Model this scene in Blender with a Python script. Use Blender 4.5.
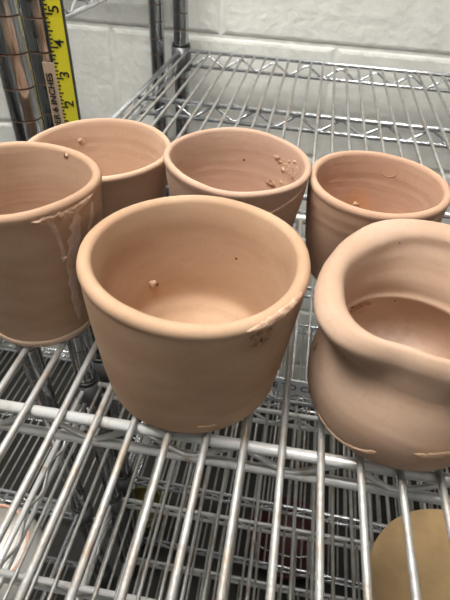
import bpy, bmesh, math, random
from mathutils import Vector, Matrix, noise
S = bpy.context.scene
COL = S.collection
for o in list(bpy.data.objects): bpy.data.objects.remove(o)
random.seed(4)
PI = math.pi

# ------------------------------------------------------------------ camera
cd = bpy.data.cameras.new('camera'); cam = bpy.data.objects.new('camera', cd); COL.objects.link(cam)
Fv = Vector((-.10654455, .74696386, -.65627224)); Rv = Vector((.98323179, .17739133, .04227958)); Uv = Vector((-.14799832, .64076307, .75333869))
M4 = Matrix((Rv, Uv, -Fv)).transposed().to_4x4(); M4.translation = (0, 0, .22)
cam.matrix_world = M4
cd.sensor_fit = 'VERTICAL'; cd.sensor_height = 36; cd.lens = 28.8
cd.clip_start = .01; cd.clip_end = 50
cd.dof.use_dof = True; cd.dof.focus_distance = .32; cd.dof.aperture_fstop = 20
S.camera = cam
S.view_settings.view_transform = 'Standard'; S.view_settings.look = 'None'
S.view_settings.gamma = 1; S.view_settings.use_curve_mapping = False
S.view_settings.exposure = 0.0
w = bpy.data.worlds.new('world'); S.world = w; w.use_nodes = True
w.node_tree.nodes['Background'].inputs[0].default_value = (.9, .95, 1, 1)
w.node_tree.nodes['Background'].inputs[1].default_value = .5

LIGHTS = [(-.45, .12, 28), (.9, -1.4, 6)]      # ceiling fixture, then an added unseen fill panel: x, y, emission strength

# ------------------------------------------------------------------ materials
def mat(name, rgb, rough=.6, metal=0., var=0., scale=30., rgb2=None, bump=0., bscale=120., spec=.5, thr=(.4, .65), coord='Object'):
    m = bpy.data.materials.new(name); m.use_nodes = True
    nt = m.node_tree; N = nt.nodes; L = nt.links; b = N['Principled BSDF']
    b.inputs['Base Color'].default_value = (*rgb, 1); b.inputs['Roughness'].default_value = rough
    b.inputs['Metallic'].default_value = metal; b.inputs['Specular IOR Level'].default_value = spec
    tc = N.new('ShaderNodeTexCoord')
    if rgb2:
        n = N.new('ShaderNodeTexNoise'); n.inputs['Scale'].default_value = scale; n.inputs['Detail'].default_value = 5
        L.new(tc.outputs[coord], n.inputs['Vector'])
        r = N.new('ShaderNodeValToRGB'); r.color_ramp.elements[0].position = thr[0]; r.color_ramp.elements[1].position = thr[1]
        r.color_ramp.elements[0].color = (*rgb, 1); r.color_ramp.elements[1].color = (*rgb2, 1)
        L.new(n.outputs['Fac'], r.inputs[0]); L.new(r.outputs[0], b.inputs['Base Color'])
    if bump:
        n = N.new('ShaderNodeTexNoise'); n.inputs['Scale'].default_value = bscale; n.inputs['Detail'].default_value = 4
        L.new(tc.outputs[coord], n.inputs['Vector'])
        bp = N.new('ShaderNodeBump'); bp.inputs['Strength'].default_value = bump; bp.inputs['Distance'].default_value = .002
        L.new(n.outputs['Fac'], bp.inputs['Height']); L.new(bp.outputs[0], b.inputs['Normal'])
    return m

def emit(name, rgb, s):
    m = bpy.data.materials.new(name); m.use_nodes = True; nt = m.node_tree
    nt.nodes.remove(nt.nodes['Principled BSDF'])
    e = nt.nodes.new('ShaderNodeEmission'); e.inputs[0].default_value = (*rgb, 1); e.inputs[1].default_value = s
    nt.links.new(e.outputs[0], nt.nodes['Material Output'].inputs[0]); return m

def clay(name, base, dark, light, ring=.35, ringscale=240., stains_and_shine=()):
    """bisque clay: cloudy colour, throwing rings as bump, soft-edged spots at given local points, stain colours and painted shine"""
    m = bpy.data.materials.new(name); m.use_nodes = True
    nt = m.node_tree; N = nt.nodes; L = nt.links; b = N['Principled BSDF']
    b.inputs['Roughness'].default_value = .82; b.inputs['Specular IOR Level'].default_value = .25
    tc = N.new('ShaderNodeTexCoord')
    mp = N.new('ShaderNodeMapping'); mp.inputs['Scale'].default_value = (1, 1, 2.6); L.new(tc.outputs['Object'], mp.inputs['Vector'])
    n = N.new('ShaderNodeTexNoise'); n.inputs['Scale'].default_value = 17; n.inputs['Detail'].default_value = 4; L.new(mp.outputs[0], n.inputs['Vector'])
    r = N.new('ShaderNodeValToRGB'); e = r.color_ramp.elements
    e[0].position = .3; e[0].color = (*dark, 1); e[1].position = .72; e[1].color = (*light, 1)
    x = e.new(.5); x.color = (*base, 1)
    L.new(n.outputs['Fac'], r.inputs[0]); col = r.outputs[0]
    # fine speckle
    n2 = N.new('ShaderNodeTexNoise'); n2.inputs['Scale'].default_value = 420; n2.inputs['Detail'].default_value = 2; L.new(tc.outputs['Object'], n2.inputs['Vector'])
    r2 = N.new('ShaderNodeValToRGB'); r2.color_ramp.elements[0].position = .25; r2.color_ramp.elements[0].color = (.93, .92, .91, 1)
    r2.color_ramp.elements[1].position = .45; r2.color_ramp.elements[1].color = (1, 1, 1, 1); L.new(n2.outputs['Fac'], r2.inputs[0])
    mx = N.new('ShaderNodeMix'); mx.data_type = 'RGBA'; mx.blend_type = 'MULTIPLY'; mx.inputs[0].default_value = 1
    L.new(col, mx.inputs[6]); L.new(r2.outputs[0], mx.inputs[7]); col = mx.outputs[2]
    for (p, rad, c, st) in stains_and_shine:
        g = N.new('ShaderNodeNewGeometry') if False else None
        d = N.new('ShaderNodeVectorMath'); d.operation = 'DISTANCE'; L.new(tc.outputs['Object'], d.inputs[0]); d.inputs[1].default_value = p
        nn = N.new('ShaderNodeTexNoise'); nn.inputs['Scale'].default_value = 160; L.new(tc.outputs['Object'], nn.inputs['Vector'])
        a = N.new('ShaderNodeMath'); a.operation = 'MULTIPLY_ADD'; L.new(nn.outputs['Fac'], a.inputs[0]); a.inputs[1].default_value = rad * 1.3
        L.new(d.outputs['Value'], a.inputs[2])
        mr = N.new('ShaderNodeMapRange'); mr.inputs[1].default_value = rad * .7; mr.inputs[2].default_value = rad * 1.7
        mr.inputs[3].default_value = st; mr.inputs[4].default_value = 0; L.new(a.outputs[0], mr.inputs[0])
        m2 = N.new('ShaderNodeMix'); m2.data_type = 'RGBA'; L.new(mr.outputs[0], m2.inputs[0]); L.new(col, m2.inputs[6]); m2.inputs[7].default_value = (*c, 1)
        col = m2.outputs[2]
    L.new(col, b.inputs['Base Color'])
    # bumps: horizontal throwing rings + grain
    sx = N.new('ShaderNodeSeparateXYZ'); L.new(tc.outputs['Object'], sx.inputs[0])
    n3 = N.new('ShaderNodeTexNoise'); n3.inputs['Scale'].default_value = 12; L.new(tc.outputs['Object'], n3.inputs['Vector'])
    zz = N.new('ShaderNodeMath'); zz.operation = 'MULTIPLY_ADD'; L.new(n3.outputs['Fac'], zz.inputs[0]); zz.inputs[1].default_value = .02; L.new(sx.outputs['Z'], zz.inputs[2])
    n4 = N.new('ShaderNodeTexNoise'); n4.noise_dimensions = '1D'; n4.inputs['Scale'].default_value = ringscale; n4.inputs['Detail'].default_value = 1
    L.new(zz.outputs[0], n4.inputs['W'])
    n5 = N.new('ShaderNodeTexNoise'); n5.inputs['Scale'].default_value = 900; L.new(tc.outputs['Object'], n5.inputs['Vector'])
    ad = N.new('ShaderNodeMath'); ad.operation = 'MULTIPLY_ADD'; L.new(n5.outputs['Fac'], ad.inputs[0]); ad.inputs[1].default_value = .12; L.new(n4.outputs['Fac'], ad.inputs[2])
    bp = N.new('ShaderNodeBump'); bp.inputs['Strength'].default_value = ring * .6; bp.inputs['Distance'].default_value = .0014
    L.new(ad.outputs[0], bp.inputs['Height']); L.new(bp.outputs[0], b.inputs['Normal'])
    return m

M_wire = mat('zinc wire', (.36, .36, .35), .5, .45, rgb2=(.27, .21, .15), scale=70, thr=(.46, .74), bump=.25, bscale=500)
M_truss = mat('zinc truss wire', (.66, .68, .71), .22, .8, rgb2=(.40, .36, .32), scale=60, thr=(.55, .8), bump=.15, bscale=400)
M_zinc = mat('bright zinc frame wire', (.68, .68, .67), .38, .4, rgb2=(.42, .34, .26), scale=65, thr=(.56, .74), bump=.15, bscale=400)
M_chrome = mat('chrome post', (.46, .48, .50), .13, 1., rgb2=(.36, .36, .37), scale=25, thr=(.45, .7))
M_groove = mat('dirty groove', (.12, .06, .035), .6, .3)
M_sleeve = mat('grey collar', (.13, .13, .135), .4, .6)
M_black = mat('black plastic', (.012, .012, .012), .45)
M_yellow = mat('yellow tape enamel', (.86, .79, .04), .4)
M_ink = mat('black ink', (.01, .01, .01), .6)
M_tan = mat('tan label', (.62, .47, .33), .6)
M_board = mat('tan board', (.50, .33, .16), .7, rgb2=(.38, .25, .12), scale=30, thr=(.35, .65), bump=.1)
M_glaze = mat('white glaze', (.66, .64, .60), .25)
M_pinkrim = mat('unglazed pink rim', (.55, .32, .22), .7)
M_strip = mat('label strip', (.62, .64, .66), .5)
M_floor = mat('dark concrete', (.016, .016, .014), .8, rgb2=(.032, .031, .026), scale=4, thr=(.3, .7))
M_ceil = mat('ceiling white', (.5, .5, .49), .9)
M_room = mat('far wall paint', (.24, .24, .235), .9)

def block_material():
    m = bpy.data.materials.new('painted concrete block'); m.use_nodes = True
    nt = m.node_tree; N = nt.nodes; L = nt.links; b = N['Principled BSDF']
    b.inputs['Roughness'].default_value = .7
    tc = N.new('ShaderNodeTexCoord')
    n = N.new('ShaderNodeTexNoise'); n.inputs['Scale'].default_value = 14; n.inputs['Detail'].default_value = 8; n.inputs['Roughness'].default_value = .7; L.new(tc.outputs['Object'], n.inputs['Vector'])
    r = N.new('ShaderNodeValToRGB'); r.color_ramp.elements[0].position = .3; r.color_ramp.elements[0].color = (.66, .66, .61, 1)
    r.color_ramp.elements[1].position = .7; r.color_ramp.elements[1].color = (.82, .82, .775, 1)
    L.new(n.outputs['Fac'], r.inputs[0]); L.new(r.outputs[0], b.inputs['Base Color'])
    n2 = N.new('ShaderNodeTexNoise'); n2.inputs['Scale'].default_value = 70; n2.inputs['Detail'].default_value = 6; L.new(tc.outputs['Object'], n2.inputs['Vector'])
    bp = N.new('ShaderNodeBump'); bp.inputs['Strength'].default_value = .8; bp.inputs['Distance'].default_value = .0035
    L.new(n2.outputs['Fac'], bp.inputs['Height']); L.new(bp.outputs[0], b.inputs['Normal'])
    return m
M_block = block_material()

# ------------------------------------------------------------------ helpers
def link(name, me, m=None, parent=None, smooth=True):
    o = bpy.data.objects.new(name, me); COL.objects.link(o)
    if m is not None:
        for k in (m if isinstance(m, (list, tuple)) else [m]): me.materials.append(k)
    if smooth:
        for p in me.polygons: p.use_smooth = True
    if parent: o.parent = parent
    return o

class MB:
    def __init__(s): s.v = []; s.f = []; s.mi = []
    def add(s, vs, fs, mi=0):
        b = len(s.v); s.v += [tuple(v) for v in vs]; s.f += [tuple(b + i for i in f) for f in fs]; s.mi += [mi] * len(fs)
    def box(s, x0, x1, y0, y1, z0, z1, mi=0):
        vs = [(x, y, z) for x in (x0, x1) for y in (y0, y1) for z in (z0, z1)]
        s.add(vs, [(0, 1, 3, 2), (4, 6, 7, 5), (0, 4, 5, 1), (2, 3, 7, 6), (0, 2, 6, 4), (1, 5, 7, 3)], mi)
    def tube(s, pts, r, n=8, mi=0, caps=True):
        pts = [Vector(p) for p in pts]; rings = []
        up = Vector((0, 0, 1)); prev = None
        for i, p in enumerate(pts):
            t = (pts[min(i + 1, len(pts) - 1)] - pts[max(i - 1, 0)]).normalized()
            if prev is None:
                a = up if abs(t.z) < .9 else Vector((1, 0, 0)); u = t.cross(a).normalized()
            else: u = (prev - t * prev.dot(t)).normalized()
            prev = u; v = t.cross(u); rr = r[i] if isinstance(r, (list, tuple)) else r
            rings.append([p + (u * math.cos(2 * PI * k / n) + v * math.sin(2 * PI * k / n)) * rr for k in range(n)])
        vs = [q for R in rings for q in R]; fs = []
        for i in range(len(rings) - 1):
            for k in range(n): fs.append((i * n + k, i * n + (k + 1) % n, (i + 1) * n + (k + 1) % n, (i + 1) * n + k))
        if caps: fs += [tuple(range(n))[::-1], tuple((len(rings) - 1) * n + k for k in range(n))]
        s.add(vs, fs, mi)
    def lathe(s, prof, n=32, c=(0, 0), mi=0, mids=None):
        vs = []; fs = []; m_ = []
        for (r, z) in prof:
            for k in range(n): a = 2 * PI * k / n; vs.append((c[0] + r * math.cos(a), c[1] + r * math.sin(a), z))
        b = len(s.v); s.v += vs
        for i in range(len(prof) - 1):
            for k in range(n):
                s.f.append((b + i * n + k, b + i * n + (k + 1) % n, b + (i + 1) * n + (k + 1) % n, b + (i + 1) * n + k))
                s.mi.append(mids[i] if mids else mi)
    def build(s, name, m, parent=None, smooth=True):
        me = bpy.data.meshes.new(name); me.from_pydata(s.v, [], s.f)
        o = link(name, me, m, parent, smooth)
        for p, i in zip(me.polygons, s.mi): p.material_index = i
        bm = bmesh.new(); bm.from_mesh(me); bmesh.ops.recalc_face_normals(bm, faces=bm.faces[:]); bm.to_mesh(me); bm.free()
        return o

def tag(o, label=None, cat=None, group=None, kind=None):
    if label: o['label'] = label
    if cat: o['category'] = cat
    if group: o['group'] = group
    if kind: o['kind'] = kind
    return o
def empty(name, loc=(0, 0, 0), rz=0):
    o = bpy.data.objects.new(name, None); COL.objects.link(o); o.location = loc; o.rotation_euler = (0, 0, rz); o.empty_display_size = .05
    return o

# ------------------------------------------------------------------ the room
FZ, CZ, WY = -.95, 1.55, .93
def struct(name, box, m):
    b = MB(); b.box(*box); return tag(b.build(name, m, smooth=False), kind='structure')
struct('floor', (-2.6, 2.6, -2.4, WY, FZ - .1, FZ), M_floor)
struct('ceiling', (-2.6, 2.6, -2.4, WY + .1, CZ, CZ + .1), M_ceil)
struct('wall_left', (-2.7, -2.6, -2.4, WY + .1, FZ, CZ), M_room)
struct('wall_right', (2.6, 2.7, -2.4, WY + .1, FZ, CZ), M_room)
struct('wall_front', (-2.6, 2.6, -2.5, -2.4, FZ, CZ), M_room)

# back wall of concrete blocks with recessed, paint-filled joints (profile carried by geometry)
def block_wall():
    b = MB(); bw, bh = .4064, .2032
    z0 = .014; x0 = .036           # one bed joint, one head joint of the course under it
    g = .003; dep = .0035
    def pillow(xa, xb, za, zb):
        # block face with softened edges, face at y=WY, joint plane at WY+dep
        e = .008
        xs = [xa, xa + e * .45, xa + e, xb - e, xb - e * .45, xb]; zs = [za, za + e * .45, za + e, zb - e, zb - e * .45, zb]
        d = [1, .35, 0, 0, .35, 1]
        vs = []; fs = []
        for j in range(6):
            for i in range(6): vs.append((xs[i], WY + dep * max(d[i], d[j]), zs[j]))
        for j in range(5):
            for i in range(5): fs.append((j * 6 + i, j * 6 + i + 1, j * 6 + i + 7, j * 6 + i + 6))
        b.add(vs, fs)
    k0 = math.floor((FZ - z0) / bh) ; k = k0
    while z0 + k * bh < CZ:
        za = z0 + k * bh; zb = za + bh; off = x0 + (0 if k % 2 else bw / 2)
        j = -8
        while off + j * bw < 2.6:
            xa = off + j * bw; xb = xa + bw
            pillow(max(xa + g / 2, -2.6), min(xb - g / 2, 2.6), max(za + g / 2, FZ), min(zb - g / 2, CZ)) if xb > -2.55 else None
            j += 1
        k += 1
    b.box(-2.6, 2.6, WY + dep * .82, WY + .1, FZ, CZ)
    return tag(b.build('wall_back', M_block, smooth=False), kind='structure')
block_wall()

for i, (x, y, s) in enumerate(LIGHTS):
    t = empty('ceiling_or_fill_light', (x, y, CZ))
    tag(t, ['white ceiling light panel nearer the shelving', 'white fill light panel added on the ceiling further back in the room'][i], 'light')
    f = MB(); f.box(-.62, .62, -.32, .32, -.05, -.001); f.build('housing', M_ceil, t, False)
    d = MB(); d.box(-.58, .58, -.28, .28, -.056, -.0505); d.build('diffuser', emit('lamp diffuser', (1, .97, .92), s), t, False)

# ------------------------------------------------------------------ wire shelving
PR = .0127
def post(parent, x, y, z0=FZ, z1=1.0, first=.0125):
    """chrome post grooved every inch"""
    prof = [(PR * .2, z0), (PR * 1.2, z0), (PR * 1.2, z0 + .02), (PR, z0 + .03)]; mids = [0, 0, 0]
    n0 = math.ceil((z0 + .04 - first) / .0254)
    z = first + n0 * .0254
    while z < z1 - .01:
        prof += [(PR, z - .0016), (PR, z - .0007), (PR * .965, z - .0003), (PR * .965, z + .0003), (PR, z + .0007), (PR, z + .0016)]; mids += [0, 0, 1, 1, 1, 0]
        z += .0254
    prof += [(PR, z1 - .002), (PR * .9, z1), (0.0005, z1)]; mids += [0, 0, 0]
    b = MB(); b.lathe([(r, z) for r, z in prof], 24, (x, y), mids=mids)
    o = b.build('post', [M_chrome, M_groove], parent); o.data.set_sharp_from_angle(angle=math.radians(25)); return o
def wire_shelf(parent, W, D, z, trusses, posts, mt=None, s0=None, ds=.0201, R=.0020, side='l'):
    """one wire shelf as a part; slats / frame wires / zigzag wires / collars as sub-parts"""
    sh = bpy.data.objects.new('wire_shelf', None); COL.objects.link(sh); sh.parent = parent
    if s0 is None: s0 = .0205
    b = MB(); x = s0
    while x < W - .012:
        b.tube([(x, .004, z - R), (x, D - .004, z - R)], R, 8); x += ds
    b.build('slats', M_wire, sh)
    RT = .0032; zt = z - 2 * R - RT + .0008; zb = z - .0265
    b = MB()
    for y in trusses:
        zu = zt + .004 if y in (trusses[0], trusses[-1]) else zt
        b.tube([(0, y, zu), (W, y, zu)], RT, 10); b.tube([(0, y, zb), (W, y, zb)], RT * .93, 10)
    for x in (0, W):
        b.tube([(x, 0, zt + .004), (x, D, zt + .004)], RT, 10); b.tube([(x, 0, zb), (x, D, zb)], RT * .9, 10)
    b.build('frame_wires', mt or M_truss, sh)
    b = MB(); p = .057; r = .0019
    def zig(f, L):
        t = .02; pts = []; up = False
        while t < L - .01:
            a, c = (zt - .003, zb + .002) if up else (zb + .002, zt - .003)
            pts += [f(t - .003, a), f(t + .003, a)]; t += p / 2; up = not up
        return pts
    for y in trusses:
        q = zig(lambda t, zz: (t, y, zz), W); b.tube(q, r, 6)
    for x in (0, W):
        q = zig(lambda t, zz: (x, t, zz), D); b.tube(q, r, 6)
    b.build('zigzag_wires', mt or M_truss, sh)
    for (px, py) in posts:
        c = MB(); c.lathe([(PR + .0004, z - .034), (PR + .0044, z - .034), (PR + .0052, z - .030), (PR + .0036, z + .004), (PR + .0004, z + .004)], 28, (px, py))
        co = c.build('collar', M_sleeve, sh)
        c = MB(); c.lathe([(PR + .0003, z + .0035), (PR + .0028, z + .0035), (PR + .0026, z + .0085), (PR + .0003, z + .0092)], 28, (px, py)); c.build('sleeve', M_black, co)
    return sh
def rack(loc, rz, W, D, levels, trusses, label, s0, ds, inset=.0, which='all', group=None, first=.0125, mt=None):
    t = empty('shelving_unit', (loc[0], loc[1], 0), rz)
    tag(t, label, 'shelving', group)
    P = [(inset, D - inset), (inset, inset), (W - inset, D - inset), (W - inset, inset)]
    for (x, y) in P: post(t, x, y, first=first)
    for z in levels: wire_shelf(t, W, D, z, trusses, P, mt, s0, ds)
    return t
# unit under the pots
rack((-.2235, -.075), .018, .914, .448, (0, -.285, -.60, -.86), (0, .2145, .448),
     'chrome wire shelving unit nearest the camera, carrying the six clay pots', .0205, .0201, mt=M_zinc)
# unit behind it against the wall, turned very slightly
rack((-.2280, .417), -.002, .914, .468, (0, -.285, -.60, -.86), (0, .229, .468),
     'chrome wire shelving unit behind the pots, against the block wall', .0128, .0193, first=.004)
# neighbours on the left
rack((-1.186, .435), 0, .914, .457, (.128, -.86), (0, .2285, .457),
     'chrome wire shelving unit to the left, against the wall, with a higher shelf', .0205, .0201)
rack((-1.189, -.10), 0, .914, .44, (-.585, -.86), (0, .22, .44),
     'chrome wire shelving unit at far left, holding the white glazed bowl low down', .0205, .0201)

# ------------------------------------------------------------------ text helper
def text(name, s, size, m, parent, Mx, th=.00015, bold=.00012):
    c = bpy.data.curves.new(name, 'FONT'); c.body = s; c.offset = bold; c.size = size; c.extrude = th; c.align_x = 'CENTER'; c.align_y = 'CENTER'
    o = bpy.data.objects.new(name, c); COL.objects.link(o)
    dg = bpy.context.evaluated_depsgraph_get(); me = bpy.data.meshes.new_from_object(o.evaluated_get(dg))
    bpy.data.objects.remove(o)
    me.transform(Mx); me.materials.clear()
    return link(name, me, m, parent, False)

# ------------------------------------------------------------------ ruler tape beside the big post
t = empty('tape_measure_strip', (-.2077, .405, 0)); t.rotation_euler = (0, 0, .1)
tag(t, 'yellow measuring tape with black inch numbers fixed upright along the front chrome post', 'tape measure')
b = MB(); b.box(-.0065, .0068, 0, .0005, -.03, .27); b.build('tape', M_yellow, t, False)
b = MB(); b.box(-.0070, .0086, .0006, .0022, -.03, .27); b.build('backing', mat('dark backing', (.10, .10, .09), .5, .4), t, False)
b = MB(); b.box(-.0170, -.0066, .0002, .0010, -.03, .099); lb = b.build('paper_label', M_tan, t, False)
IN = .0243; z2 = .0625
tk = MB()
for i in range(-24, 70):
    z = z2 + i * IN / 8
    ln = .0072 if i % 8 == 4 - 4 else (.0050 if i % 4 == 0 else (.0036 if i % 2 == 0 else .0024))
    if i % 8 == 0: ln = .0078
    tk.box(-.0065, -.0065 + ln * .75, -.0003, -.00005, z - .0006, z + .0006)
    
tk.build('tick_marks', M_ink, t, False)
RX = Matrix.Rotation(PI / 2, 4, 'X')
for k, n in enumerate('1234567'):
    z = z2 + (k - 1) * IN + .0035
    Mx = Matrix.Translation((.0012, -.0003, z)) @ RX @ Matrix.Rotation(PI / 2, 4, 'Z')
    text('printed_number', n, .0118, M_ink, t, Mx)
Mx = Matrix.Translation((-.0125, -.0001, .055)) @ RX @ Matrix.Rotation(PI / 2, 4, 'Z')
text('printed_words', 'CYLINDER 6 INCHES', .0078, M_ink, lb, Mx)

# label strip clipped to the lower back shelf
t = empty('shelf_label', (.052, .4095, -.272), -.02)
tag(t, 'pale label strip with dark capital letters on the lower shelf, seen between the pots', 'label')
b = MB(); b.box(-.075, .075, 0, .002, -.013, .013); b.build('strip', M_strip, t, False)
text('printed_words', 'E TO CL', .0145, mat('navy ink', (.02, .03, .08), .6), t, Matrix.Translation((-.015, -.0003, -.001)) @ RX @ Matrix.Shear('XY', 4, (.2, 0)), .0001)

# ------------------------------------------------------------------ pots
def fbm(x, y, z): return noise.noise(Vector((x, y, z)))
class Pot:
    """closed wall: outer profile up, over the lip, inner profile down. prof: list of (r, z, side)"""
    def __init__(s, name, loc, prof, wob=.004, zw=.0, seed=0, mod=None, n=128):
        s.prof = prof; s.wob = wob; s.zw = zw; s.seed = seed; s.mod = mod; s.n = n; s.loc = loc
        s.H = max(p[1] for p in prof)
    def pt(s, r, z, a):
        k = z / s.H; c, sn = math.cos(a), math.sin(a)
        w = 1 + s.wob * 4 * fbm(c * .7 + s.seed, sn * .7, z * 7) * (.3 + .7 * k) + s.wob * .2 * fbm(c * 2, sn * 2 + s.seed, z * 45)
        zz = z + s.zw * fbm(c * .8 + s.seed * 3, sn * .8, 0) * k * k
        if s.mod:
            r, zz = s.mod(r, zz, a, k)
        r *= w
        return Vector((r * c, r * sn, zz))
    def build(s, m, name='pot_body', parent=None):
        P = s.smooth(s.prof); n = s.n; vs = []; fs = []
        for (r, z) in P:
            for k in range(n): vs.append(s.pt(r, z, 2 * PI * k / n))
        for i in range(len(P) - 1):
            for k in range(n): fs.append((i * n + k, i * n + (k + 1) % n, (i + 1) * n + (k + 1) % n, (i + 1) * n + k))
        fs.append(tuple(range(n))[::-1]); fs.append(tuple((len(P) - 1) * n + k for k in range(n)))
        b = MB(); b.add(vs, fs); return b.build(name, m, parent)
    @staticmethod
    def smooth(P):
        out = []
        for i in range(len(P) - 1):
            p0 = P[max(i - 1, 0)]; p1 = P[i]; p2 = P[i + 1]; p3 = P[min(i + 2, len(P) - 1)]
            d = math.hypot(p2[0] - p1[0], p2[1] - p1[1]); st = max(1, int(d / .0022))
            for j in range(st):
                t = j / st
                f = lambda a, b_, c, e: .5 * ((2 * b_) + (-a + c) * t + (2 * a - 5 * b_ + 4 * c - e) * t * t + (-a + 3 * b_ - 3 * c + e) * t ** 3)
                out.append((max(.0005, f(p0[0], p1[0], p2[0], p3[0])), f(p0[1], p1[1], p2[1], p3[1])))
        out.append(P[-1][:2]); return out
def wall_profile(H, rb, R, t, floor=.009, corner=.006, belly=0., lipr=None, foot=0.):
    """outer from base rb to rim R; wall thickness t"""
    P = [(.002, .0012), (rb * .55, .0006), (rb - corner * .55, 0), (rb - corner * .12, corner * .3), (rb, corner)]
    for k in (.2, .35, .5, .65, .8):
        P.append((rb + (R - rb) * ((k * H - corner) / (H - corner)) + belly * math.sin(PI * k), k * H))
    P += [(R - (R - rb) * .07, H * .93), (R, H - t * .55), (R - t * .12, H - t * .18), (R - t * .5, H), (R - t * .88, H - t * .2)]
    for k in (.85, .7, .5, .35, .22):
        P.append((rb + (R - rb) * k + belly * math.sin(PI * k) - t * (1.05 + .1 * (1 - k)), k * H))
    P += [(rb - t * 1.4, floor + .004), (rb - t * 1.9, floor + .0008), (rb * .45, floor), (.002, floor)]
    return P
def blob(name, parent, p, r, m, sq=(1, 1, .5), rot=0, seed=0):
    bm = bmesh.new(); bmesh.ops.create_icosphere(bm, subdivisions=3, radius=1)
    for v in bm.verts:
        d = 1 + .35 * noise.noise(v.co * 1.6 + Vector((seed, 0, 0))); v.co = Vector((v.co.x * sq[0] * r * d, v.co.y * sq[1] * r * d, v.co.z * sq[2] * r * d))
    bmesh.ops.rotate(bm, verts=bm.verts, cent=(0, 0, 0), matrix=Matrix.Rotation(rot, 3, 'Z'))
    bmesh.ops.translate(bm, verts=bm.verts, vec=p)
    me = bpy.data.meshes.new(name); bm.to_mesh(me); bm.free(); return link(name, me, m, parent)
from mathutils.bvhtree import BVHTree
def tree(o):
    me = o.data; return BVHTree.FromPolygons([v.co[:] for v in me.vertices], [p.vertices[:] for p in me.polygons])
def ribbon(name, o, pts, wid, m, th=.0008, rough=.3, seed=0):
    """a run, ridge or scrape lying on the surface of o (local points), its edges meeting the surface"""
    T = tree(o); P = [Vector(p) for p in pts]; Q = []
    for i in range(len(P) - 1):
        for j in range(8):
            u = j / 8; Q.append((P[i].lerp(P[i + 1], u), wid[i] * (1 - u) + wid[i + 1] * u))
    Q.append((P[-1], wid[-1])); n = 11; vs = []; fs = []
    for q, (p, wd) in enumerate(Q):
        t = (Q[min(q + 1, len(Q) - 1)][0] - Q[max(q - 1, 0)][0]).normalized()
        co, no, _, _ = T.find_nearest(p); sd = t.cross(no).normalized()
        e = min(1, (q + .01) / 3, (len(Q) - 1 - q + .01) / 3) ** .5
        wl = wd * e * (1 + rough * noise.noise(Vector((q * .45, seed, 0)))); wr = wd * e * (1 + rough * noise.noise(Vector((q * .45, seed, 5))))
        for k in range(n):
            u = -1 + 2 * k / (n - 1); c2, n2, _, _ = T.find_nearest(p + sd * u * (wl if u < 0 else wr))
            h = th * e * (1 - u * u) ** .6 * (1 + rough * noise.noise(Vector((q * .5, u * 2, seed)))) + .00004
            if abs(u) > .99: h = -.0001
            vs.append(c2 + n2 * h)
    for q in range(len(Q) - 1):
        for k in range(n - 1): fs.append((q * n + k, q * n + k + 1, (q + 1) * n + k + 1, (q + 1) * n + k))
    b = MB(); b.add(vs, fs); return b.build(name, m, o)
def crumb(o, p, r, m, sq=.5, seed=0, name='clay_crumb', el=1.0):
    T = tree(o); co, no, _, _ = T.find_nearest(Vector(p))
    q = no.to_track_quat('Z', 'Y').to_matrix()
    bm = bmesh.new(); bmesh.ops.create_icosphere(bm, subdivisions=3, radius=1)
    for v in bm.verts:
        d = 1 + .75 * noise.noise(v.co * 1.3 + Vector((seed * 3.1, 0, 0))) + .25 * noise.noise(v.co * 4 + Vector((seed, 3, 0)))
        v.co = co + q @ Vector((v.co.x * r * d * el, v.co.y * r * d, v.co.z * r * d * sq))
    me = bpy.data.meshes.new(name); bm.to_mesh(me); bm.free(); return link(name, me, m, o)
def lean(o, d):
    H = max(v.co.z for v in o.data.vertices)
    for v in o.data.vertices: v.co.y -= d * (1 - v.co.z / H)
def place(o, loc, rz=0): o.location = loc; o.rotation_euler = (0, 0, rz)

C_base, C_dark, C_light = (.420, .270, .172), (.370, .226, .138), (.480, .325, .215)
M_crust = mat('rough brown clay crust', (.24, .13, .065), .9, rgb2=(.42, .25, .15), scale=300, bump=.6, bscale=700)
M_slip = mat('dried pale slip', (.58, .44, .36), .55, rgb2=(.50, .33, .24), scale=90, thr=(.4, .6), bump=.3, bscale=500)
M_smear = mat('light scraped clay', (.56, .37, .26), .8, rgb2=(.40, .24, .16), scale=200, bump=.5, bscale=600)

# --- front centre pot
def mod_c(r, z, a, k):
    # rim dented and flattened towards the viewer's right
    d = math.cos(a - math.radians(-48)); 
    if d > .5 and k > .7: z -= .0022 * (d - .5) * 2 * (k - .7) / .3
    return r, z
pc = Pot('pot', None, wall_profile(.0825, .0495, .0578, .0076, .009, .008, .0008), .004, .002, 1.3, mod_c)
m_c = clay('tan bisque clay', C_base, C_dark, C_light, .12, 150, [((.039, -.041, .068), .009, (.32, .18, .10), .6), ((-.034, .030, .026), .010, (.45, .24, .12), .5), ((-.022, .012, .014), .010, (.50, .27, .13), .5)])
tc_ = pc.build(m_c, 'clay_pot'); lean(tc_, .005); place(tc_, (-.0438, .1915, 0))
tag(tc_, 'large tan clay pot at front centre with a crusty patch below its rim', 'pot')

# --- tall cup at left
pl = Pot('pot', None, wall_profile(.0968, .0335, .0450, .0055, .012, .003, .0012), .005, .0025, 5.1)
m_l = clay('pinkish brown clay', (.42, .272, .182), (.36, .222, .142), (.49, .332, .235), .22, 240)
tl = pl.build(m_l, 'clay_cup'); lean(tl, .004); place(tl, (-.1487, .2165, 0))
tag(tl, 'tall clay cup cut off by the left edge, pale slip runs down its side', 'cup')

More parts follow.
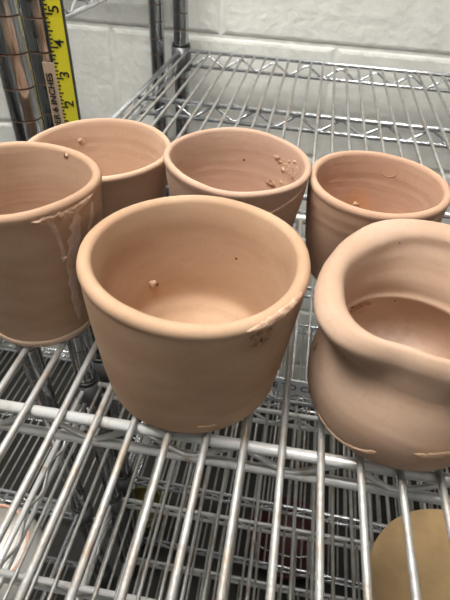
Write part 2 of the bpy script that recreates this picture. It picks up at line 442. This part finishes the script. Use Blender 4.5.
pf = Pot('pot', None, [(.0300, 0), (.0330, .0004), (.0342, .0022), (.0345, .0050), (.0340, .0064), (.0322, .0068)], .005, .0025, 5.1); pf.H = pl.H
fb = pf.build(clay('pale foot clay', (.52, .37, .27), (.46, .32, .23), (.58, .43, .32), .3, 300), 'foot_band', tl)
for v in fb.data.vertices: v.co.y -= .004 * (1 - v.co.z / .0968)
fb['label'] = 'paler band around the foot'
# --- pot at back left
pb = Pot('pot', None, wall_profile(.0722, .039, .0537, .005, .008, .004, .001), .005, .002, 8.7)
m_b = clay('warm tan clay', (.49, .325, .225), (.44, .28, .19), (.55, .375, .27), .25, 220, [((-.029, .034, .056), .005, (.42, .24, .13), .4)])
tb = pb.build(m_b, 'clay_pot'); place(tb, (-.1445, .3163, 0))
tag(tb, 'wide clay pot at back left, behind the tall cup and right below the yellow tape', 'pot')

# --- pot at back middle
def mod_m(r, z, a, k):
    d = math.cos(a - math.radians(-20))
    if k > .6 and d > 0: z -= .0035 * d * (k - .6) / .4
    return r, z
pm = Pot('pot', None, wall_profile(.0822, .036, .0496, .0048, .008, .004, .0018), .006, .003, 12.2, mod_m)
m_m = clay('pale brown clay', (.46, .305, .22), (.41, .26, .185), (.54, .37, .28), .22, 220, [((.035, .022, .06), .012, (.36, .21, .13), .5)])
tm = pm.build(m_m, 'clay_pot'); place(tm, (-.0400, .3048, 0))
tag(tm, 'clay pot at back middle with clay crumbs stuck inside its right wall', 'pot')

# --- pot at back right
pr_ = Pot('pot', None, wall_profile(.0740, .0385, .0472, .0056, .008, .004, .0015), .004, .0015, 3.9)
m_r = clay('reddish tan clay', (.46, .285, .195), (.41, .24, .16), (.52, .34, .24), .22, 220, [((-.006, .036, .034), .013, (.50, .22, .08), .7)])
tr = pr_.build(m_r, 'clay_pot'); place(tr, (.0560, .3115, 0))
tag(tr, 'reddish clay pot at back right with an orange stain on its inner floor', 'pot')

# --- bulging pot with a rolled, pinched lip at right
def rolled_pot():
    K = .88; C0 = (.085, .215)
    outer = [(.1015, .2845), (.0845, .286), (.0685, .2845), (.0525, .277), (.0385, .2615), (.0275, .240), (.021, .219), (.0195, .1985), (.022, .1835), (.032, .1695), (.0445, .1645), (.0595, .1635), (.081, .1585), (.105, .157), (.130, .167), (.148, .190), (.152, .222), (.142, .252), (.124, .274)]
    inner = [(.100, .262), (.085, .265), (.070, .261), (.056, .250), (.045, .238), (.0385, .228), (.036, .2165), (.0365, .205), (.037, .1965), (.0405, .1845), (.0495, .175), (.065, .1715), (.082, .1665), (.104, .168), (.124, .177), (.136, .195), (.138, .222), (.130, .242), (.116, .256)]
    n = 160
    def polar(pts):
        q = sorted((math.atan2(y - C0[1], x - C0[0]), math.hypot(x - C0[0], y - C0[1])) for x, y in pts)
        q = [(q[-2][0] - 2 * PI, q[-2][1]), (q[-1][0] - 2 * PI, q[-1][1])] + q + [(q[0][0] + 2 * PI, q[0][1]), (q[1][0] + 2 * PI, q[1][1])]
        def f(a):
            for i in range(1, len(q) - 2):
                if q[i][0] <= a <= q[i + 1][0]:
                    t = (a - q[i][0]) / (q[i + 1][0] - q[i][0]); m = t * t * (3 - 2 * t)
                    return q[i][1] * (1 - t) + q[i + 1][1] * t
            return q[1][1]
        out = [f(-PI + 2 * PI * k / n) for k in range(n)]
        for _ in range(4): out = [(out[k - 1] + 2 * out[k] + out[(k + 1) % n]) / 4 for k in range(n)]
        return [(C0[0] + r * math.cos(-PI + 2 * PI * k / n), C0[1] + r * math.sin(-PI + 2 * PI * k / n)) for k, r in enumerate(out)]
    O, I = polar(outer), polar(inner)
    def circ(cx, cy, r):
        # same parameter k as the rims, ray from C0
        out = []
        for k in range(n):
            a = -PI + 2 * PI * k / n; dx, dy = math.cos(a), math.sin(a)
            ex, ey = C0[0] - cx, C0[1] - cy; bq = ex * dx + ey * dy; cq = ex * ex + ey * ey - r * r
            t = -bq + math.sqrt(max(bq * bq - cq, 0)); out.append((C0[0] + dx * t, C0[1] + dy * t))
        return out
    def mix(A, B, t): return [(a[0] * (1 - t) + b_[0] * t, a[1] * (1 - t) + b_[1] * t) for a, b_ in zip(A, B)]
    mid = mix(O, I, .5); bc = (.0803, .2065)
    rings = [(circ(*bc, .004), .0015), (circ(*bc, .030), .001), (circ(*bc, .040), 0), (circ(*bc, .0445), .002), (circ(*bc, .0505), .008), (circ(*bc, .0545), .017), (circ(*bc, .0562), .028),
             (circ(*bc, .0560), .038), (circ(.0805, .2070, .0540), .048), (circ(.081, .2075, .0515), .057),
             (mix(circ(.081, .2080, .0500), O, .12), .064), (mix(circ(.081, .208, .0495), O, .38), .071), (mix(circ(.081, .208, .0495), O, .78), .0775),
             (O, .084), (mix(O, mid, .18), .0885), (mix(O, mid, .6), .0918), (mid, .0925), (mix(mid, I, .5), .0915), (mix(mid, I, .85), .0885), (I, .083),
             (mix(I, circ(.081, .208, .0440), .35), .075), (mix(I, circ(.081, .208, .0440), .8), .064), (circ(.081, .208, .0452), .056), (circ(.081, .2075, .0442), .0525), (circ(*bc, .0478), .046), (circ(*bc, .0500), .034), (circ(*bc, .0480), .020), (circ(*bc, .0425), .0125), (circ(*bc, .034), .0105), (circ(*bc, .015), .0100), (circ(*bc, .003), .0100)]
    # Catmull-Rom through the rings
    R2 = []
    for i in range(len(rings) - 1):
        p = [rings[max(i - 1, 0)], rings[i], rings[i + 1], rings[min(i + 2, len(rings) - 1)]]
        for j in range(4):
            t = j / 4
            f = lambda a, b_, c, e: .5 * ((2 * b_) + (-a + c) * t + (2 * a - 5 * b_ + 4 * c - e) * t * t + (-a + 3 * b_ - 3 * c + e) * t ** 3)
            z = f(*[q[1] for q in p])
            R2.append(([(f(*[q[0][k][0] for q in p]), f(*[q[0][k][1] for q in p])) for k in range(n)], z))
    R2.append(rings[-1])
    vs = []; fs = []
    for ring, z in R2:
        for k, (x, y) in enumerate(ring):
            a = -PI + 2 * PI * k / n
            u = max(0, z - .05) / .043
            # the lip rides a little higher at the back and dips at the right front
            zz = z + u * (.0035 * math.sin(a) * (1 if math.sin(a) > 0 else .5))
            d = .0012 * noise.noise(Vector((x * 22, y * 22, z * 30)))
            vs.append(((x - .0803 + d * math.cos(a)) * K, (y - .2065 + d * math.sin(a)) * K, max(zz, 0) * K))
    for i in range(len(R2) - 1):
        for k in range(n): fs.append((i * n + k, i * n + (k + 1) % n, (i + 1) * n + (k + 1) % n, (i + 1) * n + k))
    fs.append(tuple(range(n))[::-1]); fs.append(tuple((len(R2) - 1) * n + k for k in range(n)))
    b = MB(); b.add(vs, fs)
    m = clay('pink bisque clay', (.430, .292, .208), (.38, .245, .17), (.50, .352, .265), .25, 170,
             [((-.026, .034, .038), .011, (.31, .16, .08), .75), ((.008, -.048, .030), .012, (.50, .28, .16), .5), ((.002, .030, .012), .020, (.60, .50, .45), .6)])  # last, pale spot paints the bright shine of the inner floor into the clay
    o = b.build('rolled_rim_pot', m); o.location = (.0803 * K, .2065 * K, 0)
    tag(o, 'bulging pinkish clay pot at right with a wide rolled lip pinched in at the front', 'pot')
    return o
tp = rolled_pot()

# marks, runs and crumbs on the pots
M_pit = mat('dark pit', (.10, .05, .03), .9)
crumb(tc_, (-.034, .0293, .0313), .0026, M_smear, .5, 1); crumb(tc_, (-.0322, .0308, .0300), .0012, M_pit, .3, 2, 'pit')
for i, p in enumerate(((-.026, -.012, .012), (-.020, -.018, .0092), (-.014, -.021, .0092), (-.009, -.0225, .0092))): crumb(tc_, p, (.0022, .0026, .0018, .0012)[i], M_smear, .45, i + 3, el=1.4)
ribbon('clay_crack', tc_, [(.0400, -.0415, .0745), (.0395, -.0408, .069), (.0380, -.0392, .0635)], [.0004, .0007, .0003], M_pit, .0003, .6, 2)
ribbon('clay_crust', tc_, [(.0350, -.0457, .0722), (.0395, -.0417, .0712), (.0440, -.0362, .0725)], [.0018, .0034, .0014], M_crust, .0006, .9, 3)
ribbon('clay_crust', tc_, [(.0345, -.0440, .0662), (.0385, -.0405, .0655), (.0425, -.0362, .0672)], [.0006, .0016, .0005], M_crust, .0004, .9, 8)
ribbon('scraped_smear', tc_, [(.0330, -.0465, .0768), (.0391, -.0417, .0768), (.0446, -.0358, .0772), (.0505, -.0265, .0778), (.0545, -.0165, .0780)], [.0008, .0020, .0026, .0024, .0010], M_smear, .0007, .5, 4)
crumb(tc_, (.0166, .0439, .0487), .0008, M_pit, .2, 5, 'pit')
ribbon('clay_nick', tc_, [(.0121, -.0478, .0102), (.0165, -.0462, .0096), (.0205, -.0448, .0098)], [.0003, .0006, .0002], m_c, .0005, .4, 6)

ribbon('slip_run', tl, [(.0289, -.0328, .0935), (.0318, -.0296, .0890), (.033, -.0277, .0823), (.0332, -.0262, .0734), (.033, -.0254, .0657)], [.0026, .0022, .0014, .0010, .0015], M_slip, .0007, .5, 1)
crumb(tl, (.033, -.0254, .0655), .0017, M_slip, .7, 11, 'slip_drip')
ribbon('slip_run', tl, [(.0400, -.0165, .0900), (.0385, -.0185, .0781), (.0345, -.0222, .0597), (.0321, -.0214, .0386), (.0296, -.0186, .0133)], [.0024, .0040, .0034, .0026, .0018], M_slip, .0004, .6, 2)
ribbon('slip_run', tl, [(.0436, -.0046, .0894), (.0422, -.0060, .0800), (.0405, -.0110, .0690)], [.0012, .0024, .0008], M_slip, .0005, .6, 3)
ribbon('rim_crust', tl, [(.0250, -.0352, .0925), (.0323, -.0300, .0915), (.0372, -.0228, .0906), (.0408, -.0154, .0915), (.0440, -.0035, .0935)], [.0008, .0020, .0032, .0028, .0010], M_smear, .0010, .7, 4)
crumb(tl, (.0103, .0374, .0915), .0011, M_pit, .3, 3, 'pit'); crumb(tl, (.0115, .0374, .0918), .0013, M_smear, .5, 6)
crumb(tl, (.0004, -.0374, .0283), .0015, m_l, .35, 7); crumb(tl, (.0111, -.0359, .0300), .0015, m_l, .35, 8)

crumb(tb, (-.0294, .0332, .0583), .0020, m_b, .6, 4); crumb(tb, (-.0278, .0345, .0570), .0018, M_smear, .3, 9, el=.6); crumb(tb, (-.0290, .0340, .0556), .0010, M_smear, .5, 19)
for i, (p, r) in enumerate((((.0244, .0356, .0673), .0016), ((.0301, .0299, .0611), .0017), ((.0222, .0338, .0476), .0026), ((.0375, .0224, .0716), .0014), ((.0336, .0278, .0695), .0010), ((.0298, .0284, .0521), .0012), ((.0270, .0340, .0655), .0012), ((.038, .018, .062), .0012))):
    crumb(tm, p, r, M_crust if i in (2, 7) else M_smear, .5, i + 20, el=1.5)
ribbon('scraped_patch', tm, [(.0290, .0310, .0660), (.0330, .0260, .0640), (.0375, .0200, .0650), (.0395, .0150, .0700)], [.001, .004, .006, .003], M_smear, .0003, .6, 9)
crumb(tm, (-.0008, .0418, .0598), .0008, M_pit, .2, 5, 'pit')
ribbon('scraped_ridge', tm, [(-.0162, -.045, .0640), (.0034, -.0476, .0600), (.0224, -.0424, .0620), (.0355, -.0329, .0670), (.0450, -.0170, .0730)], [.0006, .0008, .0010, .0009, .0005], m_m, .0010, .3, 5)
crumb(tr, (-.0067, .0360, .0330), .0022, M_smear, .4, 6, el=1.3)
ribbon('scraped_ring', tr, [(.0060, .041, .066), (.0075, .0405, .0605), (.0120, .0395, .0580), (.0170, .0375, .0605), (.0185, .0365, .0660)], [.0003, .0004, .0004, .0004, .0002], m_r, .0003, .2, 6)
ribbon('lip_scrape', tr, [(.020, -.0405, .066), (.029, -.0360, .0655), (.036, -.0275, .067)], [.0005, .0010, .0005], M_smear, .0005, .5, 7)

ribbon('clay_crust', tp, [(-.0285, .0330, .0400), (-.0255, .0345, .0375), (-.0222, .0345, .0400), (-.0190, .0370, .0425)], [.0015, .0036, .0034, .0012], M_crust, .0007, .8, 5)
crumb(tp, (-.0184, .0381, .0410), .0022, M_smear, .6, 12); crumb(tp, (-.0290, .0325, .0425), .0014, M_pit, .3, 13, 'pit')
crumb(tp, (-.0039, .0412, .0428), .0007, M_pit, .2, 5, 'pit'); crumb(tp, (-.0101, .0477, .0775), .0006, M_pit, .2, 6, 'pit')
crumb(tp, (-.0475, -.0037, .0410), .0024, M_crust, .3, 14, 'clay_nick', el=.5)
ribbon('clay_ridge', tp, [(-.0420, -.0240, .0150), (-.0360, -.0325, .0120), (-.0280, -.0395, .0130), (-.0200, -.0448, .0175), (-.0143, -.0477, .0225)], [.0006, .0010, .0012, .0014, .0020], tp.data.materials[0], .0007, .3, 7)
ribbon('clay_smear', tp, [(-.0002, -.0490, .0300), (.0051, -.0490, .0290), (.0120, -.0485, .0300), (.0190, -.045, .0310)], [.0008, .0024, .0030, .0014], mat('ochre smear', (.42, .27, .17), .85), .0004, .5, 8)

# ------------------------------------------------------------------ things on the lower shelves
b = MB(); b.lathe([(.001, 0), (.0880, 0), (.0888, .0008), (.0888, .0082), (.0878, .009), (.001, .009)], 96)
o = b.build('round_board', M_board); o.location = (.213, .193, -.285)
b2 = o.location; tag(o, 'round tan board lying on the lower wire shelf at bottom right', 'board')
b = MB(); b.lathe([(.001, .001), (.050, 0), (.056, .003), (.069, .018), (.0745, .036), (.0735, .055), (.0680, .072), (.0625, .084), (.0605, .0875), (.0580, .085), (.0620, .072), (.0660, .055), (.062, .025), (.045, .010), (.001, .008)], 72, mids=[1, 1, 0, 0, 0, 0, 0, 1, 1, 1, 0, 0, 0, 0])
o = b.build('white_bowl', [M_glaze, M_pinkrim]); o.location = (-.356, .222, -.585)
tag(o, 'white glazed bowl with pinkish rim on a low shelf, cut off by the left edge', 'bowl')

def tub(loc, rgb, h, r, name, label, cat):
    t = empty(name, loc); tag(t, label, cat); m = mat(name + ' plastic', rgb, .5)
    b = MB(); b.lathe([(.001, 0), (r * .82, 0), (r * .84, .003), (r * .97, h - .01), (r * .93, h - .012), (r * .80, .006), (.001, .006)], 40); b.build('body', m, t)
    b = MB(); b.tube([(r * .99 * math.cos(a * PI / 20), r * .99 * math.sin(a * PI / 20), h - .004) for a in range(41)], .005, 8, caps=False); b.build('rim', m, t)
    b = MB(); b.tube([(r * math.cos(a * PI / 16), -.4 * r * math.sin(a * PI / 16), h - .008 - .02 * math.sin(a * PI / 16)) for a in range(17)], .002, 6); b.build('handle', M_truss, t)
    return t
tub((.10, .50, FZ), (.05, .005, .004), .056, .09, 'red_bucket', 'low dark red bucket on the floor under the shelving, glimpsed through the wires', 'bucket')
tub((-.24, .50, FZ), (.07, .055, .008), .052, .05, 'yellow_tub', 'small yellow tub on the floor under the shelving, glimpsed through the wires', 'tub')
